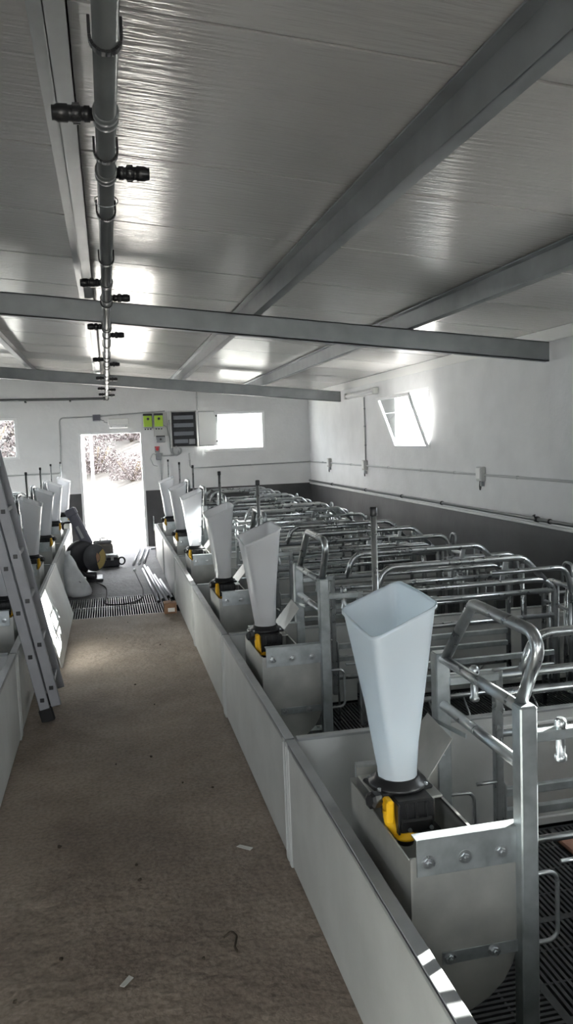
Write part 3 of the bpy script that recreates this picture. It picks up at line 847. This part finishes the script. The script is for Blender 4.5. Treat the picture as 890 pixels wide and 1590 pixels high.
for y in (3.5, 5.0, 6.4, 7.7, 8.6, 9.7, 11.3, 12.9):
    mb = MB(); mb.box(XR-.028, XR, y-.008, y+.008, 1.304, 1.333, .002); mb.build('conduit_clip', PALECOND, t)
def socket(y, lab):
    t = thing('wall_socket', lab, 'socket', (XR, y, 1.32), 'sockets on the right wall')
    mb = MB(); mb.box(-.052, 0, -.055, .055, -.062, .075, .008); mb.build('housing', LIGHTGREY, t)
    mb = MB(); mb.box(-.060, -.050, -.045, .045, -.04, .065, .005); tag(mb.build('socket_lid', WHITE, t), 'white hinged lid')
    mb = MB(); mb.tube([(-.028, 0, -.05), (-.03, -.005, -.12), (-.03, .012, -.16), (-.03, .022, -.11), (-.028, .016, -.06)], .006, .02, n=7); mb.build('cable_loop', BLACK, t)
    mb = MB(); mb.box(-.035, -.005, -.03, .008, -.112, -.066, .004); mb.build('plug', GREYBOX, t)
socket(12.45, 'grey socket box on the right wall nearest the far corner')
socket(10.62, 'grey socket box below the tube light on the right wall')
socket(7.08, 'grey socket box with white lid right of the tilted window')
t = thing('conduit', 'thin grey conduit dropping from the tube light on the right wall', 'conduit')
mb = MB(); mb.tube([(XR-.012, 10.62, 2.255), (XR-.012, 10.62, 1.395)], .009, n=8); mb.build('tube', PALECOND, t)
for z in (2.1, 1.86, 1.6):
    mb = MB(); mb.box(XR-.023, XR, 10.605, 10.635, z-.008, z+.008, .002); mb.build('conduit_clip', GREYBOX, t)
t = thing('tube_light', 'white tube light fitting high on the right wall', 'light fitting', (XR, 10.70, 2.305))
mb = MB(); mb.box(-.05, 0, -.64, .64, -.035, .040, .012); mb.build('housing', WHITE, t)
mb = MB(); mb.tube([(-.052, -.60, 0), (-.052, .60, 0)], .022, n=12); mb.build('diffuser', WHITE_FRAME, t)
for e in (-1, 1):
    mb = MB(); mb.box(-.078, 0, e*.64-.025, e*.64+.025, -.04, .045, .008); mb.build('end_cap', LIGHTGREY, t)

# ------------------------------------------------------------------ back wall services
YW = YB
def con(pts, lab, r=.011):
    t = thing('conduit', lab, 'conduit'); mb = MB(); mb.tube(pts, r, .06, n=8); mb.build('tube', PALECOND, t)
    mb = MB()
    for a, b in zip(pts[:-1], pts[1:]):
        c = (Vector(a)+Vector(b))/2; mb.box(c.x-.014, c.x+.014, YW-.028, YW, c.z-.014, c.z+.014, .002)
    mb.build('conduit_clip', PALECOND, t)
con([(XL+.03, YW-.014, 1.29), (-.76, YW-.014, 1.30), (-.74, YW-.014, 2.205), (-.20, YW-.014, 2.215)], 'grey conduit rising from the left back wall to the small box above the door')
con([(-.10, YW-.014, 2.215), (.56, YW-.014, 2.25), (.98, YW-.014, 2.27)], 'grey conduit above the door running to the green boxes')
con([(1.36, YW-.014, 1.55), (1.36, YW-.014, 1.29), (XR-.02, YW-.014, 1.315)], 'grey conduit running right from below the cabinet along the back wall')
con([(.90, YW-.014, 1.57), (.90, YW-.014, 1.52), (1.18, YW-.014, 1.52), (1.18, YW-.014, 1.60)], 'short bent grey conduit under the cabinet')
con([(1.53, YW-.014, 2.27), (1.53, YW-.014, zc(1.53)-.01)], 'short grey conduit rising from the cabinet to the ceiling')
con([(.87, YW-.014, .96), (.87, YW-.014, 1.50)], 'short upright grey conduit right of the door')
t = thing('junction_box', 'small dark grey junction box above the left of the door', 'junction box', (-.145, YW, 2.19))
mb = MB(); mb.box(-.065, .065, -.06, 0, -.055, .055, .008); mb.build('housing', GREYBOX, t)
mb = MB(); mb.box(-.055, .055, -.066, -.058, -.045, .045, .004); mb.build('cover', TOOLGREY, t)
mb = MB(); mb.tube([(.06, -.03, -.02), (.09, -.03, -.05), (.11, -.03, -.04), (.12, -.03, -.075), (.17, -.03, -.085)], .006, .01, n=6); mb.build('cable', GREYBOX, t)
t = thing('emergency_light', 'white emergency light fitting on the wall above the door', 'light fitting', (.205, YW, 2.085))
mb = MB(); mb.box(-.17, .17, -.05, 0, -.02, .085, .012); mb.build('housing', WHITE, t)
mb = MB(); mb.box(-.155, .155, -.055, -.01, -.075, -.018, .010); mb.build('diffuser', WHITE_FRAME, t)
for x in (-.12, .12):
    mb = MB(); mb.lathe([(.008, 0), (.008, .006)], (x, -.054, -.048), (0, -1, 0), n=8); mb.build('screw', GREYBOX, t)
t = thing('mounting_board', 'pale grey board behind the two green boxes', 'board', (.80, YW, 2.12))
mb = MB(); mb.box(-.02, .22, -.012, 0, -.27, .13, .003); mb.build('board', LIGHTGREY, t)
for x, lab in ((.685, 'lime green control box on the back wall, left of the pair'), (.865, 'lime green control box on the back wall, right of the pair')):
    t = thing('control_box', lab, 'control box', (x, YW-(.013 if x > .7 else 0), 2.11), 'green control boxes on the back wall')
    mb = MB(); mb.box(-.078, .078, -.075, 0, -.125, .125, .012); mb.build('housing', GREYBOX, t)
    mb = MB(); mb.box(-.07, .07, -.084, -.073, -.095, .088, .008); tag(mb.build('cover', GREEN, t), 'lime green front cover')
    mb = MB(); mb.box(-.075, .075, -.088, -.06, .09, .122, .004); mb.build('top_strip', BLACK, t)
    mb = MB(); mb.lathe([(.022, 0), (.022, .008), (.014, .016)], (.005, -.084, .035), (0, -1, 0), n=12); mb.build('knob', BLACK, t)
    mb = MB()
    for k in (-1, 0, 1): mb.lathe([(.012, 0), (.012, .02)], (k*.045, -.04, -.145), n=8)
    mb.build('cable_gland', BLACK, t)
t = thing('switch_box', 'small dark grey switch box below the green boxes', 'switch box', (.885, YW, 1.805))
mb = MB(); mb.box(-.075, .075, -.07, 0, -.06, .055, .008); mb.build('housing', GREYBOX, t)
mb = MB(); mb.box(-.075, .075, -.074, -.05, .035, .056, .003); mb.build('top_strip', BLACK, t)
mb = MB(); mb.lathe([(.018, 0), (.018, .012)], (0, -.07, -.005), (0, -1, 0), n=10); mb.build('switch_knob', BLACK, t)
t = thing('emergency_switch', 'red and grey emergency stop switch beside the door', 'switch', (.82, YW, 1.625))
mb = MB(); mb.box(-.04, .04, -.05, 0, -.045, .055, .006); mb.build('housing', GREYBOX, t)
mb = MB(); mb.lathe([(.018, 0), (.018, .01), (.026, .012), (.026, .024)], (0, -.05, .01), (0, -1, 0), n=14); mb.build('button', RED, t)
mb = MB(); mb.box(-.04, .04, -.052, 0, .038, .056, .003); mb.build('top_strip', RED, t)
t = thing('wall_socket', 'dark socket box with a hanging grey cable beside the door', 'socket', (.84, YW, 1.51))
mb = MB(); mb.box(-.045, .05, -.06, 0, -.055, .06, .008); mb.build('housing', GREYBOX, t)
mb = MB(); mb.tube([(-.03, -.04, .03), (-.10, -.05, .06), (-.14, -.05, -.03), (-.10, -.05, -.14), (-.03, -.05, -.16)], .009, .05, n=7); mb.build('cable', PALECOND, t)
# electrical cabinet, door swung open to the right
t = thing('electrical_cabinet', 'open electrical cabinet with rows of breakers on the back wall', 'electrical cabinet', (1.28, YW, 1.955))
mb = MB(); W2, H2, D2 = .215, .30, .13
mb.box(-W2, W2, -.012, 0, -H2, H2)
for a in (-1, 1): mb.box(a*W2-.008, a*W2+.008, -D2, 0, -H2, H2, .002); mb.box(-W2, W2, -D2, 0, a*H2-.008, a*H2+.008, .002)
mb.build('housing', LIGHTGREY, t)
mb = MB(); mb.box(-W2+.03, W2-.012, -.05, -.012, -H2+.012, H2-.012); mb.build('back_plate', TOOLBLACK, t)
for k, z in enumerate((.20, .07, -.07, -.20)):
    mb = MB(); mb.box(-.17, .165 if k != 3 else .06, -.095, -.05, z-.035, z+.03, .003)
    for q in range(14):
        x = -.16+q*.024
        if k == 3 and x > .04: break
        mb.box(x-.006, x+.006, -.108, -.094, z-.006, z+.014, .001)
    mb.build('breaker_row', BREAKER, t)
mb = MB(); mb.box(.075, .18, -.11, -.05, -.255, -.17, .004); mb.build('main_switch', GREYBOX, t)
dr = MB(); dr.box(.0, .40, -.014, 0, -H2, H2, .004); do = dr.build('cabinet_door', WHITE, t); do.location = (W2+.012, -D2+.01, 0); do.rotation_euler.z = R(24)
gk = MB(); frame_rect(gk, 1, -.017, .008, .392, -H2+.01, H2-.01, .010, .004); gk.build('door_seal', GREYBOX, do)
for z in (.21, -.22):
    mb = MB(); mb.lathe([(.014, 0), (.014, .012)], (.365, -.014, z), (0, -1, 0), n=10); mb.build('door_lock', BLACK, do)
t = thing('cable_coil', 'coil of grey cable hanging under the electrical cabinet', 'cable', (1.14, YW, 1.60))
mb = MB()
for q, rr in enumerate((.085, .092, .078)):
    mb.tube([(rr*math.cos(2*math.pi*k/24), -.03-.012*q, rr*.8*math.sin(2*math.pi*k/24)) for k in range(24)], .008, n=6, closed=True)
mb.tube([(-.085, -.03, 0), (-.10, -.03, .2), (-.14, -.03, .40), (-.22, -.03, .45)], .009, .05, n=6)
mb.tube([(-.06, -.05, -.05), (-.075, -.05, .2), (-.10, -.05, .52)], .009, .05, n=6)
mb.build('cable', PALECOND, t)
mb = MB(); mb.lathe([(.02, 0), (.02, .06)], (0, -.065, .06), (0, 1, 0), n=10); mb.build('hook', GREYBOX, t)
# thin handle on the dark band beside the door
t = thing('grab_bar', 'thin upright metal handle on the dark wall right of the door', 'handle')
mb = MB(); mb.tube([(.70, YW, .50), (.70, YW-.04, .50), (.70, YW-.04, .26), (.70, YW, .26)], .009, .015, n=7); mb.build('grip', GALV, t)

# ------------------------------------------------------------------ ladder
t = thing('aluminium_ladder', 'dull aluminium extension ladder leaning up over the left pen fronts', 'ladder')
SL = .190
def stile(y, xb, z0, z1, foot):
    mb = MB(); mb.bar((xb-SL*z0, y, z0), (xb-SL*z1, y, z1), .064, .024, .004, up=(0, 1, 0)); o = mb.build('stile', ALU, t)
    if foot:
        mb = MB(); mb.bar((xb-SL*0+.005, y, .0), (xb-SL*.075, y, .085), .085, .036, .008, up=(0, 1, 0)); mb.build('foot', BLACK_MATT, o)
    return o
def section(xb, z0, z1, ya, yb, zr0, feet):
    sa = stile(ya, xb, z0, z1, feet); sb = stile(yb, xb, z0, z1, feet)
    k = 0
    while True:
        z = zr0+.284*k
        if z > z1-.1: break
        x = xb-SL*z
        mb = MB(); mb.bar((x, ya-.004, z), (x, yb+.004, z), .028, .028, .004)
        mb.build('rung', ALU, t)
        mb = MB(); mb.bar((x, ya-.0165, z), (x, ya-.0115, z), .026, .026, .002); mb.build('rung_plug', BLACK, sa)
        k += 1
section(-.464, .045, 2.80, 5.20, 5.55, .142, True)
section(-.393, .09, 2.62, 5.22, 5.61, .212, False)

# loose board leaning on the left pen fronts
t = thing('leaning_board', 'loose white board leaning on the left pen fronts in the sunlight', 'board')
mb = MB(); mb.prism([(-.452, .0), (-.440, .0), (-.585, .535), (-.597, .535)], 1, 6.45, 8.55); mb.build('board', PVC_LIGHT, t)
mb = MB(); mb.prism([(-.581, .528), (-.601, .528), (-.603, .545), (-.583, .545)], 1, 6.45, 8.55); mb.build('edge_strip', WHITE, t)

# ------------------------------------------------------------------ things at the aisle end
t = thing('plastic_sack', 'crumpled white plastic sack standing against the left pen front', 'sack', (-.425, 9.6, 0))
mb = MB(); rows = 14; n = 20; vs = []; rnd = random.Random(3)
for i in range(rows+1):
    q = i/rows; z = .49*q; w = (1-q)**.75*.145+.018; dpt = (1-q)**.8*.12+.012; sh = -.09*q
    if i == 0: w *= .9; dpt *= .9
    for k in range(n):
        a = 2*math.pi*k/n; j = 1+.10*math.sin(a*3+q*7)+rnd.uniform(-.05, .05)
        vs.append((sh+w*j*math.cos(a), dpt*j*math.sin(a), z))
mb.add(vs, [(i*n+k, i*n+(k+1) % n, (i+1)*n+(k+1) % n, (i+1)*n+k) for i in range(rows) for k in range(n)]+[list(range(n))[::-1], [rows*n+k for k in range(n)]], True)
sb = mb.build('sack_body', SACKM, t)
for x, z in ((-.03, .12), (.03, .17), (-.075, .36)):
    mb = MB(); mb.obox(Matrix.Translation((x, -.118*(1-z/.49)**.8-.006, z)) @ Matrix.Rotation(R(-14), 4, 'X') @ Matrix.Rotation(R(35), 4, 'Y'), .028, .006, .012); mb.build('printed_mark', GREYBOX, sb)
mb = MB(); mb.flat([(-.115, -.0, .47), (-.065, -.0, .47), (-.06, .01, .53), (-.125, .01, .52)], .006, (0, 1, 0)); mb.build('sack_neck', SACKM, t)

t = thing('cutoff_saw', 'dark electric cutoff saw with round guard and raised grey motor housing', 'power tool', (-.335, 10.62, 0))
t.scale = (1.12, 1.12, 1.12)
mb = MB(); mb.box(-.10, .17, -.16, .16, 0, .035, .008); mb.box(-.02, .10, -.10, .05, .035, .11, .01); mb.build('base', TOOLBLACK, t)
mb = MB(); mb.lathe([(.05, -.075), (.13, -.07), (.17, -.05), (.175, 0), (.17, .05), (.13, .06), (.05, .065)], (-.06, -.02, .30), (.35, -1, 0), n=28); mb.build('guard', TOOLBLACK, t)
mb = MB(); mb.lathe([(.02, 0), (.155, 0), (.16, .004), (.155, .010), (.03, .014)], (.085, -.06, .27), (.75, -1, .1), n=28); gd = mb.build('disc_cover', TOOLBLACK, t)
mb = MB(); ax = Vector((.75, -1, .1)).normalized(); u = Vector((0, 0, 1)).cross(ax).normalized(); v = ax.cross(u); c0 = Vector((.085, -.06, .27))+ax*.014
pts = []
for k in range(9): a = R(-75+k*14); pts.append(c0+u*(.145*math.cos(a))+v*(.145*math.sin(a)))
for k in range(9)[::-1]: a = R(-75+k*14); pts.append(c0+u*(.07*math.cos(a))+v*(.07*math.sin(a)))
mb.flat(pts, .003, ax); mb.build('sticker', STICKER, gd)
mb = MB(); pts = [c0+u*(rr*math.cos(R(a)))+v*(rr*math.sin(R(a))) for rr, a in ((.03, -60), (.065, -70), (.068, -20), (.066, 25), (.06, 60), (.02, 50))]
mb.flat(pts, .003, ax); mb.build('rust_patch', CARD, gd)
mb = MB(); mb.bar((.03, .02, .40), (-.145, .0, .80), .115, .105, .02, up=(0, 1, 0)); mb.bar((-.125, .0, .755), (-.165, 0, .84), .135, .12, .02, up=(0, 1, 0)); mo = mb.build('motor_housing', TOOLGREY, t)
mb = MB(); mb.lathe([(.05, -.12), (.10, -.11), (.105, .02), (.06, .03)], (-.10, .02, .14), (.2, -1, 0), n=18); mb.build('motor', TOOLBLACK, t)
mb = MB(); mb.bar((-.03, -.06, .50), (-.09, -.06, .64), .03, .004, 0, up=(0, 1, 0)); mb.build('name_plate', PALECOND, mo)
mb = MB(); mb.tube([(-.10, -.03, .14), (-.02, -.13, .08), (.08, -.15, .06)], .02, .04, n=10); mb.build('clamp_arm', TOOLBLACK, t)
mb = MB(); mb.tube([(-.15, .05, .68), (-.25, .05, .68), (-.25, .05, .60)], .012, .03, n=8); mb.build('handle', BLACK, t)

t = thing('tool_case', 'black low tool case with a ring handle on the floor behind the saw', 'tool case', (-.02, 11.75, 0))
mb = MB(); mb.box(-.15, .10, -.12, .12, 0, .13, .02); mb.build('case_body', TOOLBLACK, t)
mb = MB(); mb.box(-.14, .09, -.11, .11, .128, .175, .02); mb.build('case_lid', GREYBOX, t)
mb = MB(); mb.tube([(.13+.045*math.cos(2*math.pi*k/16), -.11, .085+.05*math.sin(2*math.pi*k/16)) for k in range(16)], .012, n=8, closed=True); mb.build('handle', BLACK, t)
for x in (-.1, 0.0):
    mb = MB(); mb.box(x-.02, x+.02, -.13, -.118, .10, .15, .003); mb.build('latch', PALECOND, t)
t = thing('storage_case', 'olive grey rounded case standing between the saw and the doorway', 'case', (-.13, 12.10, 0))
mb = MB(); mb.box(-.16, .13, -.08, .08, .0, .31, .04); mb.build('case_body', OLIVE, t)
mb = MB(); mb.box(-.155, .125, -.075, .075, .29, .345, .03); mb.build('case_lid', GREYBOX, t)
mb = MB(); mb.tube([(-.05, 0, .34), (-.05, 0, .375), (.05, 0, .375), (.05, 0, .34)], .009, .015, n=7); mb.build('handle', BLACK, t)

t = thing('power_cable', 'black power cable looping across the drain grate from the saw', 'cable')
pts = [(-.24, 10.38, .012), (-.12, 10.0, .008), (-.10, 9.45, .008), (-.12, 8.95, .008), (0, 8.82, .008), (.16, 8.86, .008), (.28, 9.1, .008), (.32, 9.6, .008), (.30, 10.3, .008), (.27, 11.1, .008)]
P = [Vector(p) for p in pts]; sp = []
for i in range(len(P)-1):
    p0, p1, p2, p3 = P[max(i-1, 0)], P[i], P[i+1], P[min(i+2, len(P)-1)]
    for k in range(6):
        q = k/6; sp.append(.5*((2*p1)+(-p0+p2)*q+(2*p0-5*p1+4*p2-p3)*q*q+(-p0+3*p1-3*p2+p3)*q**3))
mb = MB(); mb.tube(sp+[P[-1]], .007, n=7); mb.build('cable', BLACK_MATT, t)
mb = MB(); mb.lathe([(.012, 0), (.018, .01), (.018, .05), (.012, .06)], (.27, 11.08, .02), (0, 1, 0), n=8); mb.build('plug', WHITE, t)
# tubes lying on the floor at the right pen front
tubes = [((.385, 11.2), (.45, 8.75), 'leftmost of the long pale metal tubes lying by the right pen front'),
         ((.42, 11.5), (.505, 8.85), 'second from the left of the long pale metal tubes by the right pen front'),
         ((.455, 11.3), (.560, 8.40), 'long pale metal tube whose end reaches the cardboard box'),
         ((.51, 10.6), (.575, 9.0), 'shorter pale metal tube lying on the drain edge by the right pen front'),
         ((.56, 10.2), (.612, 8.9), 'pale metal tube lying tight against the right pen front'),
         ((.27, 11.6), (.43, 13.5), 'left of three pale metal tubes lying near the doorway'),
         ((.35, 11.65), (.50, 13.4), 'middle of three pale metal tubes lying near the doorway'),
         ((.42, 11.75), (.56, 13.2), 'right of three pale metal tubes lying near the doorway'),
         ((.60, 13.3), (.95, 13.55), 'short pale metal tube lying under the dark wall beside the doorway')]
for (x0, y0), (x1, y1), lab in tubes:
    mb = MB(); r = .0145
    mb.tube([(x0, y0, r+.001), (x1, y1, r+.001)], r, n=10)
    t = thing('metal_tube', lab, 'tube', (0, 0, 0), 'pale metal tubes lying on the aisle floor'); mb.build('tube', PALETUBE, t)
    mb = MB(); d = (Vector((x1, y1, 0))-Vector((x0, y0, 0))).normalized()
    mb.lathe([(r*1.12, -.001), (r*1.12, .012)], Vector((x1, y1, r+.001)), -d if False else d*-1, n=10); mb.build('tube_end', BLACK, t)
t = thing('cardboard_box', 'small brown cardboard box with a white label at the grate edge', 'box', (.545, 8.22, 0))
mb = MB(); mb.box(-.07, .055, -.07, .07, 0, .105, .003); mb.build('box_body', CARD, t)
mb = MB(); mb.box(-.035, .035, -.0725, -.0695, .02, .06); mb.build('paper_label', PAPER, t)
mb = MB(); mb.flat([(-.07, -.07, .105), (.0, -.07, .115), (.0, .07, .115), (-.07, .07, .105)], .003); mb.build('flap', CARD, t)

# small litter on the floor
def scrap(x, y, a, w, l, mt, name, lab, cat, grp=None):
    mb = MB(); ca, sa = math.cos(a), math.sin(a)
    q = [(-w, -l), (w*.8, -l*1.05), (w, l*.9), (-w*.9, l)]
    mb.flat([(x+ca*u-sa*v, y+sa*u+ca*v, .004+.002*(i % 2)) for i, (u, v) in enumerate(q)], .002)
    o = mb.build(name, mt); tag(o, lab, cat, grp); return o
scrap(.475, 3.26, R(50), .012, .034, PAPER, 'paper_scrap', 'white paper scrap on the aisle floor by the right pen front', 'scrap', 'paper scraps on the floor')
scrap(-.035, 2.52, R(-35), .010, .026, PAPER, 'paper_scrap', 'white paper scrap on the floor in the lower middle of the aisle', 'scrap', 'paper scraps on the floor')
mb = MB()
mb.tube([(.30, 2.66, .006), (.33, 2.68, .014), (.345, 2.65, .010), (.33, 2.60, .006), (.335, 2.57, .006)], .004, .01, n=6)
tag(mb.build('dry_leaf', LEAF), 'curled dark dry leaf on the lower right of the aisle floor', 'leaf')
rnd = random.Random(11)
crumbs = [(.02, 3.25), (.03, 3.13), (-.38, 2.52), (.22, 2.57), (.14, 4.4), (.21, 5.3), (-.05, 4.35), (.42, 3.9), (-.30, 3.5), (.10, 5.8), (.28, 4.0), (.35, 6.9), (-.1, 7.3), (.1, 7.9), (-.25, 2.7), (.3, 2.2)]
for x, y in crumbs:
    mb = MB(); mb.sphere((x, y, .004), rnd.uniform(.004, .010), rnd.uniform(.004, .012), .005, 7, 4, .3)
    tag(mb.build('dirt_crumb', LEAF), 'small dark crumb of dirt scattered on the aisle floor', 'dirt', 'dirt crumbs on the aisle floor')
